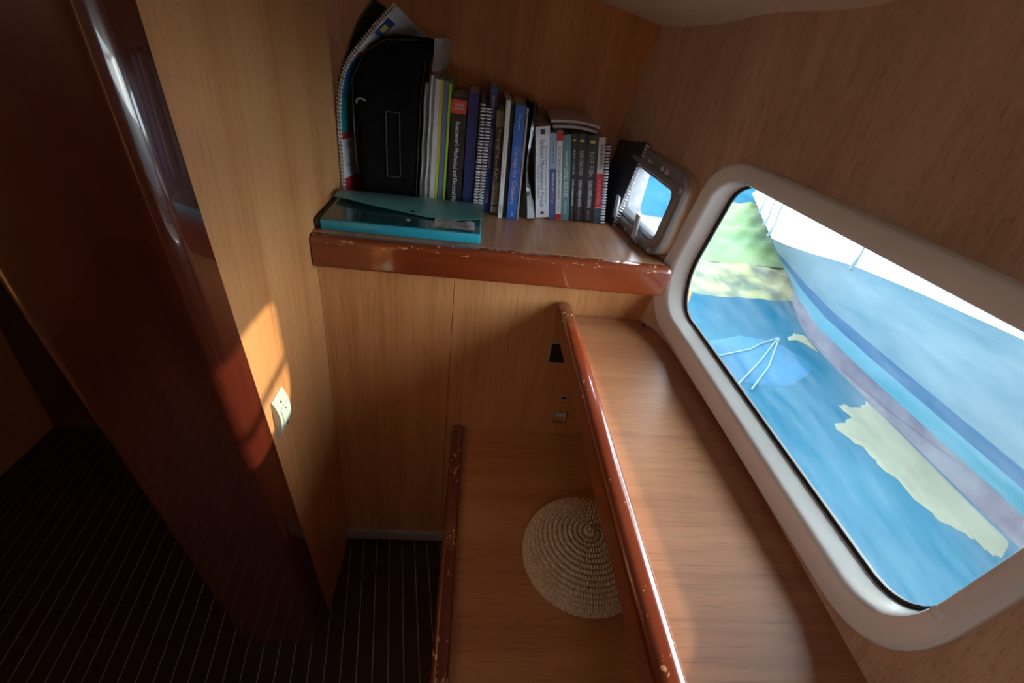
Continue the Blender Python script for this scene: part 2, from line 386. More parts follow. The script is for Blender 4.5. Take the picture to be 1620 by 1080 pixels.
struct('wall_recess_back', bm, m_wall, smooth=False)
bm = nb(); box(bm, (-.75, 1.40, -.50), (-.72, 1.65, .8)); struct('wall_recess_left', bm, m_wall, smooth=False)
bm = nb(); box(bm, (-.388, 1.150, -1.72), (-.0365, 1.172, -.535), .001, 1); box(bm, (-.0355, 1.150, -1.72), (.62, 1.172, -.535), .001, 1)
# openings further down are flat black faces painted as dark recesses
wb = struct('wall_front', bm, m_wall, smooth=False)
bm = nb(); box(bm, (-.388, 1.138, -1.698), (-.02, 1.15, -1.655), .002); struct('baseboard_front', bm, m_grey)
# ceiling with camber, an opening added behind the camera for fill light
def cz_(x, y): return .068 - .19 * (x - .486) - .147 * (y - 1.62)
bm = nb(); xs = frange(-1.8, .80, .05); yy = frange(-1.45, 1.75, .05)
Gc = [[bm.verts.new((x, y, min(cz_(x, y), .42) )) for y in yy] for x in xs]
for i in range(len(xs) - 1):
    for j in range(len(yy) - 1):
        if -.01 < (xs[i] + xs[i+1]) / 2 < .21 and -.89 < (yy[j] + yy[j+1]) / 2 < -.67: continue
        bm.faces.new((Gc[i][j], Gc[i+1][j], Gc[i+1][j+1], Gc[i][j+1]))
struct('ceiling', bm, m_ceil)
bm = nb(); box(bm, (-1.8, -1.45, -1.74), (.75, 2.4, -1.72))
m_floor = pbr('teak_and_holly', (.06, .02, .01), .45); nt = m_floor.node_tree; b = nt.nodes['Principled BSDF']
g = nd(nt, 'ShaderNodeNewGeometry'); mp = nd(nt, 'ShaderNodeMapping'); mp.inputs['Rotation'].default_value = (0, 0, math.radians(-9))
nt.links.new(g.outputs['Position'], mp.inputs[0]); sp = nd(nt, 'ShaderNodeSeparateXYZ'); nt.links.new(mp.outputs[0], sp.inputs[0])
wn = nd(nt, 'ShaderNodeTexNoise', Scale=25.0); nt.links.new(g.outputs['Position'], wn.inputs['Vector'])
ma = nd(nt, 'ShaderNodeMath', operation='MULTIPLY_ADD'); ma.inputs[1].default_value = .004; nt.links.new(wn.outputs['Fac'], ma.inputs[0]); nt.links.new(sp.outputs[0], ma.inputs[2])
dv = nd(nt, 'ShaderNodeMath', operation='DIVIDE'); dv.inputs[1].default_value = .048; nt.links.new(ma.outputs[0], dv.inputs[0])
fr = nd(nt, 'ShaderNodeMath', operation='FRACT'); nt.links.new(dv.outputs[0], fr.inputs[0])
lt = nd(nt, 'ShaderNodeMath', operation='LESS_THAN'); lt.inputs[1].default_value = .055; nt.links.new(fr.outputs[0], lt.inputs[0])
mx = nd(nt, 'ShaderNodeMix', data_type='RGBA'); nt.links.new(lt.outputs[0], mx.inputs[0]); mx.inputs[6].default_value = (.022, .008, .005, 1); mx.inputs[7].default_value = (.30, .22, .15, 1)
nt.links.new(mx.outputs[2], b.inputs['Base Color'])
struct('floor', bm, m_floor, smooth=False)
bm = nb()   # opposite side of the cabin with an unseen opening added for fill light
for a_, b_ in (((-1.45, -1.72), (1.66, -.17)), ((-1.45, .11), (1.66, .8)), ((-1.45, -.17), (-1.36, .11)), ((-.86, -.17), (1.66, .11))): box(bm, (-1.83, a_[0], a_[1]), (-1.80, b_[0], b_[1]))
struct('wall_passage', bm, m_wall, smooth=False)
bm = nb(); box(bm, (-1.8, -1.48, -1.72), (.9, -1.45, .8)); struct('wall_back', bm, m_wall, smooth=False)
bm = nb(); box(bm, (-1.8, 1.66, -1.72), (.30, 1.69, .45)); struct('wall_bulkhead', bm, m_dark, smooth=False)

# post: wide leaning mahogany board that caps the end of the left panel
bm = nb(); rings = []
for z in frange(-1.72, .30, .06):
    y = ypost(z); P = round_poly([(-.378, y + .05), (-.378, y - .036), (-.62, y - .05), (-.62, y + .05)], [.008, .030, .03, .008], 10)
    rings.append([Vector((q.x, q.y, z)) for q in P])
loft(bm, rings)
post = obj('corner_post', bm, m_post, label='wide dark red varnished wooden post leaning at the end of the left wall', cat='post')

# ------------------------------------------------------------------ bookshelf board and nosing
bm = nb()
ysd = frange(1.135, 1.62, .02); L = [Vector((-.74 if y > 1.44 else -.388, y, 0)) for y in ysd]
rt = [bm.verts.new((min(hx(y, -.48), .512 if y < 1.16 else 1), y, -.462)) for y in ysd]; rb = [bm.verts.new((min(hx(y, -.48), .512 if y < 1.16 else 1), y, -.482)) for y in ysd]
lt_ = [bm.verts.new((p.x, p.y, -.462)) for p in L]; lb = [bm.verts.new((p.x, p.y, -.482)) for p in L]
for i in range(len(ysd) - 1):
    bm.faces.new((lt_[i], rt[i], rt[i+1], lt_[i+1])); bm.faces.new((lb[i], lb[i+1], rb[i+1], rb[i])); bm.faces.new((rt[i], rb[i], rb[i+1], rt[i+1])); bm.faces.new((lt_[i], lt_[i+1], lb[i+1], lb[i]))
bm.faces.new((lt_[0], lb[0], rb[0], rt[0]))
shelf = thing('bookshelf', (.07, 1.36, -.545), 'cherry wood shelf with dark red front edge carrying the row of books', 'shelf')
obj('shelf_board', bm, m_shelf, shelf, smooth=False)
bm = nb(); P = round_poly([(1.152, -.463), (1.108, -.463), (1.108, -.545), (1.130, -.545), (1.152, -.545)], [.002, .016, .008, .002, .002], 8)
loft(bm, [[Vector((x + (q.y + .463) * k, q.x, q.y)) for q in [Vector((1.13 + (p.x - 1.13) * s, -.504 + (p.y + .504) * s)) for p in P]] for x, s, k in
          [(-.3885, .80, -.05), (-.3865, .93, -.05), (-.383, 1, -.05), (.515, 1, .16), (.524, .95, .16), (.529, .82, .16)]])
obj('nosing', bm, m_nose, shelf)

# ------------------------------------------------------------------ console B and its rail
con = thing('console_shelf', (.4, .45, -.662), 'high cherry wood shelf running along under the large window, with a varnished rail', 'shelf')
bm = nb(); ysd = frange(-.6, 1.15, .05)
A = [[bm.verts.new((.262, y, z)) for y in ysd] for z in (-.642, -.66)]; B = [[bm.verts.new((hx(y, z) + .002, y, z)) for y in ysd] for z in (-.642, -.66)]
for i in range(len(ysd) - 1):
    bm.faces.new((A[0][i], B[0][i], B[0][i+1], A[0][i+1])); bm.faces.new((A[1][i], A[1][i+1], B[1][i+1], B[1][i])); bm.faces.new((A[0][i], A[0][i+1], A[1][i+1], A[1][i])); bm.faces.new((B[0][i], B[1][i], B[1][i+1], B[0][i+1]))
for i in (0, -1): bm.faces.new((A[0][i], A[1][i], B[1][i], B[0][i]))
obj('shelf_board', bm, m_top, con, smooth=False)
bm = nb(); P = round_poly([(.250, -.664), (.250, -.600), (.2915, -.600), (.2915, -.664)], [.004, .015, .019, .002], 9)
ctr = Vector((.270, -.632))
loft(bm, [[Vector((ctr.x + (q.x - ctr.x) * s, y, ctr.y + (q.y - ctr.y) * s)) for q in P] for y, s in ((-.6, 1), (1.135, 1), (1.144, .94), (1.149, .80))])
obj('rail', bm, m_rail, con)
bm = nb(); disc(bm, (.500, 1.118, -.642), (0, 0, 1), .0065, .0015, 16); s_ = obj('screw', bm, m_black, con)
bm = nb(); box(bm, (.501, 1.112, -.6405), (.5095, 1.117, -.6395), .0005, 1); obj('screw_cap', bm, m_cream, s_)

# lower locker with lip
lo = thing('locker', (.27, .4, -1.72), 'low cherry wood locker top with a worn red lip, holding the basket', 'locker')
bm = nb(); ysd = frange(-.6, 1.15, .05); A = [bm.verts.new((.0, y, -1.098)) for y in ysd]; B = [bm.verts.new((hx(y, -1.098) + .001, y, -1.098)) for y in ysd]
A2 = [bm.verts.new((.0, y, -1.116)) for y in ysd]; B2 = [bm.verts.new((hx(y, -1.116) + .001, y, -1.116)) for y in ysd]
for i in range(len(ysd) - 1):
    bm.faces.new((A[i], B[i], B[i+1], A[i+1])); bm.faces.new((A2[i], A2[i+1], B2[i+1], B2[i])); bm.faces.new((A[i], A[i+1], A2[i+1], A2[i])); bm.faces.new((B[i], B2[i], B2[i+1], B[i+1]))
for i in (0, -1): bm.faces.new((A[i], A2[i], B2[i], B[i]))
obj('locker_top', bm, wood('cherry_laminate_locker', (.40, .16, .055), (.50, .215, .080), (.57, .27, .11), 0, rough=.45, coat=.1), lo, smooth=False)
bm = nb(); box(bm, (.0, -.6, -1.72), (.018, 1.1495, -1.117)); obj('side_panel', bm, m_wall, lo, smooth=False)
bm = nb(); P = round_poly([(-.017, -1.135), (-.017, -1.083), (.021, -1.083), (.021, -1.0985), (-.0005, -1.0985), (-.0005, -1.135)], [.003, .016, .014, .002, .001, .002], 8)
c_ = Vector((.0, -1.10))
loft(bm, [[Vector((c_.x + (q.x - c_.x) * s, y, c_.y + (q.y - c_.y) * s)) for q in P] for y, s in ((-.6, 1), (1.138, 1), (1.146, .93), (1.1495, .8))])
obj('lip', bm, m_lip, lo)

# ------------------------------------------------------------------ fittings in the front panel
def cut(y0, name, x0, x1, z0, z1, mat_in, mat_rim, label, cat, depth=.012, rim=.002):  # rim and flat black face painted as a recess, nothing is cut
    t = thing(name, ((x0 + x1) / 2, y0, z0), label, cat)
    bm = nb()
    P = round_poly([(x0, z0), (x1, z0), (x1, z1), (x0, z1)], .003, 3)
    f = lambda d, o: [Vector((q.x, y0 + o, q.y)) for q in inset2(P, d)]
    ring_surface(bm, [f(-.002, .0), f(-.001, -rim), f(.0015, -rim), f(.004, -.0003)]); obj('rim', bm, mat_rim, t)
    bm = nb(); bm.faces.new([bm.verts.new(p) for p in f(.003, -.0006)]); obj('dark_face', bm, mat_in, t)  # black face stands in for the dark inside of the hole
    return t
cut(1.150, 'painted_switch_opening', .256, .31, -.815, -.742, m_black, m_grey, 'square black face painted as a cut-out in the panel just left of the rail, above the chrome catch', 'opening')
cut(1.150, 'painted_cable_hole', .322, .342, -.955, -.940, m_black, m_grey, 'tiny dark face painted as a hole in the panel between the black square and the chrome catch', 'hole')
t = thing('catch_plate', (.33, 1.148, -1.052), 'small square chrome catch low on the panel beside the rail', 'catch')
bm = nb(); P = round_poly([(.308, -1.053), (.352, -1.053), (.352, -1.003), (.308, -1.003)], .003, 3)
f = lambda d, o: [Vector((q.x, 1.150 + o, q.y)) for q in inset2(P, d)]
ring_surface(bm, [f(0, 0), f(.0, -.003), f(.004, -.003), f(.006, -.0005)]); obj('plate', bm, m_chrome, t)
bm = nb(); tube(bm, [(.313, 1.1465, -1.020), (.347, 1.1465, -1.020)], .0035, 8); box(bm, (.314, 1.1475, -1.017), (.346, 1.1495, -1.007)); obj('latch_bar', bm, m_cream, t)

# ------------------------------------------------------------------ switch on the left panel
t = thing('wall_switch', (-.387, .80, -.80), 'pale cream curved wall switch in the patch of sun on the left panel', 'switch')
bm = nb(); prof = []
N = 14; zt, zb_ = -.700, -.802
rows = []
for k in range(N + 1):
    s = k / N; z = zt + (zb_ - zt) * s; bulge = .003 + .013 * math.sin(PI * s) ** .8
    rows.append([Vector((-.388, .771, z)), Vector((-.388 + bulge * .93, .7715, z)), Vector((-.388 + bulge, .774, z)), Vector((-.388 + bulge, .826, z)), Vector((-.388 + bulge * .93, .8285, z)), Vector((-.388, .829, z))])
R = [[bm.verts.new(p) for p in r] for r in rows]
for i in range(N):
    for j in range(5): bm.faces.new((R[i][j], R[i][j+1], R[i+1][j+1], R[i+1][j]))
bm.faces.new(R[0]); bm.faces.new(R[-1])
obj('cover', bm, m_cream, t)
def swx(z): s = (zt - z) / (zt - zb_); return -.388 + .003 + .013 * math.sin(PI * s) ** .8
bm = nb()
loft(bm, [[Vector((swx(z) + o, y, z)) for y, o in ((.780, -.001), (.780, .0015), (.820, .0015), (.820, -.001))] for z in frange(-.727, -.778, .005)] if False else [[Vector((swx(z) + o, y, z)) for y, o in ((.780, -.001), (.780, .0014), (.820, .0014), (.820, -.001))] for z in [-.727 - .051 * k / 10 for k in range(11)]])
obj('rocker', bm, pbr('rocker_plastic', (.42, .52, .48), .35), t)
bm = nb(); disc(bm, (swx(-.716) - .0002, .797, -.716), (1, 0, .2), .0032, .0006, 12); obj('indicator', bm, m_black, t)
bm = nb(); box(bm, (swx(-.735) + .0012, .799, -.739), (swx(-.735) + .0018, .803, -.733)); obj('mark', bm, m_black, t)
bm = nb(); box(bm, (swx(-.784) + .0, .806, -.788), (swx(-.784) + .0012, .812, -.783)); obj('mark', bm, m_black, t)

# ------------------------------------------------------------------ books
SH = -.462
def cm(name, col, rough=.4, coat=.3): return pbr(name, col, rough, coat=coat)
m_page = noisy('paper_edges', (.36, .31, .24), (.50, .44, .35), (700, 20, 20), .8)
m_white = pbr('white_print', (.72, .74, .76), .5); m_gold = pbr('yellow_print', (.62, .56, .10), .5)
m_wire = pbr('white_wire', (.78, .80, .84), .35); m_blackp = pbr('black_print', (.02, .02, .025), .5)
def frame3(x, th, y):
    up = Vector((-math.sin(th), 0, math.cos(th))); wd = Vector((math.cos(th), 0, math.sin(th)))
    return Vector((x, y, SH)), wd, Vector((0, 1, 0)), up
def book(x, w, h, th, y, depth, col, label, texts=(), bands=(), group='row of books on the shelf', name='book', pcol=None, z0=0, spine=True):
    o, wd, dp, up = frame3(x, th, y); o = o + Vector((0, 0, z0 + max(0, w * math.sin(-th))))
    t = thing(name, o + wd * w / 2 + dp * depth / 2, label, 'book', group)
    mc = col if isinstance(col, bpy.types.Material) else cm('cover_' + label[:18], col)
    bm = nb(); tk = min(.0012, w * .12)
    obox(bm, o, wd, dp, up, tk, depth, h); obox(bm, o + wd * (w - tk), wd, dp, up, tk, depth, h)
    if spine:
        obox(bm, o - dp * .0008, wd, dp, up, w, .002, h, .0007, 1)
    obj('cover', bm, mc, t)
    bm = nb(); obox(bm, o + wd * tk * 1.1 + dp * .002 + up * .0015, wd, dp, up, w - 2.2 * tk, depth - .004, h - .003)
    obj('pages', bm, pcol or m_page, t, smooth=False)
    for (a, b_, c) in bands:
        bm = nb(); obox(bm, o - dp * .0012 + up * (h * a), wd, dp, up, w, .0006, h * (b_ - a)); obj('spine_band', bm, c if isinstance(c, bpy.types.Material) else cm('band', c), t, smooth=False)
    for (s, a, b_, cw, hh, mt) in texts:      # text, from-to along the height (1 = top), centre across the width, letter height as share of the width
        c = o + wd * (w * cw) + up * (h * (a + b_) / 2) - dp * .0013
        lettering(s, t, c, -up, wd, h * abs(b_ - a), w * hh, mt, 'title_lettering')
    return t, (o, wd, dp, up)
def coil(bm, o, wd, dp, up, w, h, pitch=.0072, r=None, tr=.0011, curve=None):
    n = int(h / pitch); r = r or w * .47
    for k in range(n):
        if curve: c, uu_, dd = curve((k + .5) / n)
        else: c = o + wd * w / 2 + up * (pitch * (k + .6)); uu_, dd = wd, up
        pts = [c + uu_ * (math.cos(a) * r) + dp * (math.sin(a) * r * .8 - .001) + dd * (.0009 * (k % 2)) for a in [2 * PI * q / 10 for q in range(11)]]
        tube(bm, pts, tr, 5, False)
def spiralbook(x, w, h, th, y, depth, col, label, wire=m_wire, pitch=.0082, z0=0, group='row of books on the shelf', tilt=0):
    o, wd, dp, up = frame3(x, th, y)
    t = thing('spiral_notebook', o + wd * w / 2 + dp * depth / 2, label, 'book', group)
    mc = cm('cover_' + label[:16], col)
    bm = nb(); obox(bm, o + dp * w * .5, wd, dp, up, .001, depth, h); obox(bm, o + dp * w * .5 + wd * (w - .001), wd, dp, up, .001, depth, h); obj('cover', bm, mc, t)
    bm = nb(); obox(bm, o + wd * .0013 + dp * (w * .5 + .001) + up * .001, wd, dp, up, w - .0026, depth - .002, h - .002); obj('pages', bm, m_page, t, smooth=False)
    bm = nb(); obox(bm, o + wd * .0005 + dp * w * .42, wd, dp, up, w - .001, .001, h); obj('spine_strip', bm, m_blackp, t)
    bm = nb(); coil(bm, o - dp * .001, wd, dp, up, w, h, pitch, tr=.0016); obj('spiral_binding', bm, wire, t)
    return t, (o, wd, dp, up)

# tall left group (stands straight, hidden feet behind the folder)
BK = (.018, .018, .02); NV = (.018, .03, .12)
book(-.0935, .0070, .332, -.022, 1.41, .19, (.28, .46, .05), 'thin lime green magazine left of the black manual with a red top band', bands=())
book(-.1085, .0140, .336, -.024, 1.412, .20, (.10, .16, .24), 'blue grey magazine between yellow and lime green magazines')
book(-.1180, .0085, .338, -.026, 1.41, .20, (.45, .42, .06), 'thin olive yellow booklet right of the white papers')
book(-.1320, .0130, .338, -.030, 1.408, .20, (.50, .52, .50), 'white magazine left of the olive yellow booklet')
d_, fr_ = book(-.0800, .041, .303, -.006, 1.41, .19, BK, 'thick black boat manual with a red block at the top of its spine',
     texts=[("Boatowner's Mechanical and Electrical Manual", .015, .80, .5, .30, m_white)], bands=[(.865, .975, (.55, .06, .03))])
lettering('FOURTH\nEDITION', d_, fr_[0] + fr_[1] * .0205 + fr_[3] * .279 - fr_[2] * .002, fr_[1], fr_[3], .024, .016, m_white, 'title_lettering')
book(-.034, .029, .318, .001, 1.41, .20, NV, 'plain dark navy book between the black manual and the twin spiral notebooks')
spiralbook(-.002, .013, .300, -.006, 1.40, .20, (.03, .03, .035), 'spiral notebook directly right of the plain navy book')
spiralbook(.0125, .015, .288, -.008, 1.405, .20, (.05, .07, .12), 'spiral notebook directly left of the tall blue book')
book(.0295, .020, .333, .022, 1.42, .19, (.02, .075, .32), 'tall blue book with small white print right of the spiral notebooks',
     texts=[('ADLARD COLES', .78, .95, .5, .3, m_white), ('THE CRUISING HANDBOOK', .38, .70, .5, .3, m_white), ('sailing', .08, .2, .5, .4, m_white)])
m_map = noisy('map_print', (.12, .16, .16), (.45, .40, .28), (60, 60, 60), .5)
book(.0515, .0205, .285, .028, 1.40, .19, (.05, .05, .045), 'dark book titled about voyaging with kids, map picture low on its spine',
     texts=[('Voyaging', .56, .84, .5, .62, m_white), ('with', .48, .55, .4, .3, m_white), ('Kids', .34, .47, .5, .62, m_white)], bands=[(.85, .99, (.25, .24, .20)), (.1, .33, m_map), (.02, .085, (.4, .4, .38))])
book(.0735, .0125, .314, .028, 1.375, .19, (.60, .62, .62), 'thin white book between the kids voyaging book and the blue canvas book',
     texts=[('THE CRUISING GUIDE', .32, .82, .5, .30, pbr('grey_print', (.3, .3, .32), .5)), ('seven', .05, .12, .5, .4, m_blackp)])
book(.0875, .0095, .306, .030, 1.385, .19, (.03, .035, .03), 'thin black book squeezed between white and bright blue spines')
book(.0985, .0285, .306, .030, 1.372, .18, (.015, .11, .42), 'bright blue book reading Canvas for Cruisers down its spine',
     texts=[('Canvas for Cruisers', .15, .66, .5, .44, pbr('salmon_print', (.62, .36, .30), .5)), ('jim grant', .80, .93, .5, .28, m_white), ('press', .03, .07, .5, .25, m_white)])
book(.129, .006, .300, .030, 1.375, .18, (.32, .27, .22), 'very thin worn booklet right of the bright blue canvas book')
# black folder with crinkled plastic
t = thing('plastic_folder', (.165, 1.46, SH), 'crinkled black plastic folder with white torn edges left of the white sailboat manual', 'folder', 'row of books on the shelf')
bm = nb(); rows = []
for k in range(13):
    s = k / 12; z = SH + .006 + .31 * s
    xl = .139 + .001 * math.sin(s * 9) - .012 * s; xr = .1845 - .020 * abs(math.sin(s * PI * 1.0 + .2)) ** 3 - .046 * s + (.0 if s < .88 else .010)
    rows.append([Vector((xl, 1.40, z)), Vector(((xl + xr) / 2, 1.375 + .006 * math.sin(s * 11), z)), Vector((xr, 1.385, z)), Vector((xr - .004, 1.57, z)), Vector((xl + .002, 1.57, z))])
loft(bm, rows); obj('sleeve', bm, pbr('black_film', (.012, .012, .014), .22, coat=.5), t)
bm = nb(); rows = []
for k in range(25):
    s = k / 24; z = SH + .006 + .24 * s; xr = .1815 - .020 * abs(math.sin(s * .78 * PI + .2)) ** 3 - .036 * s + .0015 * math.sin(s * 40)
    rows.append([Vector((xr, 1.384, z)), Vector((xr + .003, 1.383, z)), Vector((xr + .004, 1.42, z)), Vector((xr, 1.42, z))])
loft(bm, rows); obj('torn_edge', bm, pbr('crinkled_plastic', (.50, .52, .55), .15, coat=.6), t)

# right group leaning left
T8 = .146; x = .1905
def nxt(w): 
    global x
    r = x; x += w / math.cos(T8) + .0007; return r
g2 = 'row of books on the shelf'
sm = pbr('navy_print', (.03, .05, .16), .5)
b_, f_ = book(nxt(.040), .040, .256, T8, 1.41, .18, (.66, .70, .74), 'white sailboat maintenance manual, the widest white spine in the row',
     texts=[("Don Casey's Complete Illustrated", .17, .80, .76, .20, sm), ('Sailboat Maintenance Manual', .13, .87, .48, .30, sm), ('Casey and Compton', .23, .60, .18, .17, sm)], bands=[(.92, .975, (.6, .64, .68))])
bm = nb(); obox(bm, f_[0] + f_[1] * .014 + f_[3] * .236 - f_[2] * .0025, f_[1], f_[2], f_[3], .012, .001, .013); obj('emblem', bm, m_blackp, b_, smooth=False)
bm = nb(); obox(bm, f_[0] + f_[1] * .016 + f_[3] * .010 - f_[2] * .0025, f_[1], f_[2], f_[3], .003, .001, .009); obj('emblem', bm, m_blackp, b_, smooth=False)
bm = nb(); obox(bm, f_[0] + f_[1] * .021 + f_[3] * .010 - f_[2] * .0025, f_[1], f_[2], f_[3], .003, .001, .009); obj('emblem', bm, m_blackp, b_, smooth=False)
book(nxt(.0185), .0185, .246, T8, 1.41, .18, (.05, .09, .28), 'blue fishing handbook with a pale blue top and orange lettering',
     texts=[('Handbook of', .36, .56, .55, .4, m_white), ('Fishing', .20, .36, .5, .55, pbr('orange_print', (.62, .25, .08), .5)), ('small print', .66, .9, .5, .3, m_blackp)], bands=[(.60, .99, (.25, .40, .55))])
book(nxt(.0170), .0170, .252, T8, 1.41, .18, (.62, .62, .60), 'narrow white spine with red ends about easy boat improvements',
     texts=[('100 FAST & EASY BOAT IMPROVEMENTS', .24, .84, .5, .42, m_blackp), ('Casey', .10, .21, .5, .4, m_blackp)], bands=[(.90, .995, (.52, .02, .02)), (.005, .07, (.52, .02, .02))])
book(nxt(.0235), .0235, .244, T8, 1.41, .18, (.10, .24, .25), 'teal book reading Living Beaches down its spine',
     texts=[("FLORIDA'S", .64, .82, .5, .36, m_white), ('LIVING BEACHES', .29, .63, .48, .52, m_white), ('Witherington', .08, .25, .5, .3, m_white)])
def reef(w, label, title, sub):
    b_, f_ = book(nxt(w), w, .250, T8, 1.41, .18, BK, label,
         texts=[(title, .55, .82, .5, .38, pbr('pale_print', (.45, .48, .50), .5)), (sub, .18, .50, .5, .36, m_white), ('Humann Deloach', .03, .15, .5, .3, pbr('dim_print', (.3, .3, .32), .5))], bands=[])
    bm = nb(); disc(bm, f_[0] + f_[1] * (w * .5) + f_[3] * .232 - f_[2] * .0005, (0, -1, 0), w * .26, .001, 12)
    bmesh.ops.scale(bm, vec=(1, 1, .55), verts=bm.verts, space=Matrix.Translation(-(f_[0] + f_[1] * (w * .5) + f_[3] * .232)))
    obj('fish_emblem', bm, m_gold, b_)
reef(.0165, 'narrow black reef guide right beside the teal book', 'REEF CORAL', 'FLORIDA CARIBBEAN BAHAMAS')
reef(.0255, 'black reef guide in the middle of the three black spines', 'REEF CREATURE', 'FLORIDA CARIBBEAN BAHAMAS')
reef(.0330, 'widest black reef guide, directly left of the white and red book', 'REEF FISH', 'FLORIDA CARIBBEAN BAHAMAS')
book(nxt(.0190), .0190, .248, T8, 1.41, .18, (.62, .58, .52), 'white over red book at the right end of the upright row',
     texts=[('FISHERMEN', .66, .92, .5, .5, m_blackp), ('THE BOATING BIBLE', .24, .56, .5, .4, pbr('pink_print', (.6, .3, .3), .5))], bands=[(.20, .60, (.50, .015, .03)), (.005, .19, (.03, .07, .09))])
spiralbook(nxt(.013) + .001, .013, .230, T8, 1.412, .17, (.10, .11, .13), 'small grey spiral notebook standing upright after the white and red book', pitch=.0085)
# notebook leaning against the port
t = thing('spiral_notebook', (.45, 1.48, SH), 'dark spiral notebook leaning right in front of the small port window', 'book', 'row of books on the shelf')
o = Vector((.4300, 1.404, SH)); up = Vector((.058, .050, .232)).normalized(); dp = Vector((-.22, .93, .0)).normalized(); dp = (dp - up * dp.dot(up)).normalized(); wd = dp.cross(up).normalized()
bm = nb(); obox(bm, o + dp * .004, wd, dp, up, .0012, .15, .252); obox(bm, o + dp * .004 + wd * .009, wd, dp, up, .0012, .15, .252); obj('cover', bm, cm('charcoal_cover', (.05, .055, .07)), t)
bm = nb(); obox(bm, o + dp * .005 + wd * .0015 + up * .001, wd, dp, up, .0072, .147, .249); obj('pages', bm, m_page, t, smooth=False)
bm = nb(); coil(bm, o, wd, dp, up, .0115, .250, .0088, tr=.0018); obj('spiral_binding', bm, m_wire, t)
# magazines lying across the tops
for k, (x0, x1, z, y0, c, lab) in enumerate(((.203, .330, -.2105, 1.42, (.50, .46, .44), 'bottom magazine lying flat across the tops of the upright books'), (.196, .336, -.2015, 1.428, (.62, .58, .58), 'top magazine lying flat across the tops of the upright books'))):
    bm = nb(); n = 14; top = []; bot = []
    rows = []
    for i in range(n + 1):
        s = i / n; xx = x0 + (x1 - x0) * s; zz = z + .007 * math.sin(s * PI * .8) + .003 * k - .006 * s * s + .002
        rows.append([Vector((xx, y0, zz)), Vector((xx, y0 + .16, zz + .006)), Vector((xx, y0 + .16, zz + .013)), Vector((xx, y0, zz + .007))])
    t = thing('magazine', (.26, 1.5, z), lab, 'magazine')
    loft(bm, rows); obj('pages', bm, noisy('magazine_pages', c, tuple(q * .7 for q in c), (20, 20, 900), .6), t)
    bm = nb(); loft(bm, [[r[3] + Vector((0, -.001, .0003)), r[2] + Vector((0, .001, .0003)), r[2] + Vector((0, .001, .0012)), r[3] + Vector((0, -.001, .0012))] for r in rows]); obj('cover', bm, cm('mag_cover', (.42, .38, .38)), t)

# papers between bag and magazines
for k, (x0, w, h, c, lab) in enumerate(((-.1625, .0120, .325, (.33, .36, .38), 'grey plastic sleeve of papers directly right of the black bag'), (-.1490, .0150, .345, (.45, .48, .50), 'pale floppy wad of papers between the grey sleeve and the white magazine'))):
    t = thing('document_sleeve', (x0 + w / 2, 1.5, SH), lab, 'papers'); bm = nb(); rows = []
    for i in range(15):
        s = i / 14; z = SH + h * s; dx = .012 * s + .001 * math.sin(s * 21)
        rows.append([Vector((x0 + dx, 1.412, z)), Vector((x0 + dx + w * .3, 1.405 + .002 * math.sin(s * 17), z)), Vector((x0 + dx + w * .65, 1.409, z)), Vector((x0 + dx + w, 1.404, z)), Vector((x0 + dx + w, 1.59, z)), Vector((x0 + dx, 1.59, z))])
    loft(bm, rows); obj('papers', bm, noisy('papers_%d' % k, c, tuple(q * .55 for q in c), (260, 8, 3), .45), t)
t = thing('document_sleeve', (-.13, 1.5, SH + .352), 'tall clear plastic sleeve rising behind the papers beside the black bag', 'papers')
bm = nb(); rows = []
for i in range(17):
    s = i / 16; z = SH + .352 + .075 * s; xx = -.134 + .006 * s
    rows.append([Vector((xx, 1.43 + .01 * math.sin(s * 5), z)), Vector((xx + .020 + .004 * math.sin(s * 7), 1.435, z)), Vector((xx + .030, 1.60, z)), Vector((xx + .006, 1.60, z))])
loft(bm, rows); obj('film', bm, pbr('clear_film', (.42, .42, .46), .25, alpha=.42), t)

# ------------------------------------------------------------------ black bag
t = thing('laptop_bag', (-.24, 1.50, SH), 'tall black soft bag standing between the chart atlases and the papers', 'bag')
bm = nb(); rows = []
for z, xl, xr, yf, yb in ((-.462, -.320, -.168, 1.430, 1.515), (-.455, -.326, -.166, 1.42, 1.53), (-.40, -.330, -.164, 1.412, 1.53), (-.30, -.333, -.160, 1.408, 1.53), (-.20, -.336, -.156, 1.41, 1.53),
                           (-.14, -.334, -.152, 1.413, 1.53), (-.10, -.318, -.147, 1.418, 1.53), (-.07, -.295, -.133, 1.426, 1.53), (-.050, -.265, -.129, 1.437, 1.53), (-.040, -.235, -.135, 1.455, 1.53)):
    rows.append([Vector((q.x, q.y, z + .01 * (q.x + .24))) for q in round_poly([(xl, yf), (xr, yf), (xr, yb), (xl, yb)], .026, 6)])
loft(bm, rows); obj('body', bm, noisy('black_nylon', (.003, .003, .0035), (.006, .006, .0065), (30, 30, 30), .95, bump=.5, bscale=900, spec=.15), t)
bm = nb(); P = round_poly([(-.252, -.385), (-.214, -.385), (-.214, -.215), (-.252, -.215)], .003, 3)
f = lambda d, o_: [Vector((q.x - .02 * (q.y + .3) * 0, 1.4065 + o_, q.y)) for q in inset2(P, d)]
ring_surface(bm, [f(0, .004), f(0, -.001), f(.0015, -.001), f(.002, .002)]); obj('label_window', bm, pbr('worn_plastic', (.10, .10, .10), .3), t)
bm = nb(); tube(bm, [(-.315 + .012 * math.cos(a), 1.409, -.20 + .008 * math.sin(a)) for a in [PI * .1 + PI * 1.1 * k / 14 for k in range(15)]], .0022, 8); obj('zip_pull', bm, m_grey, t)
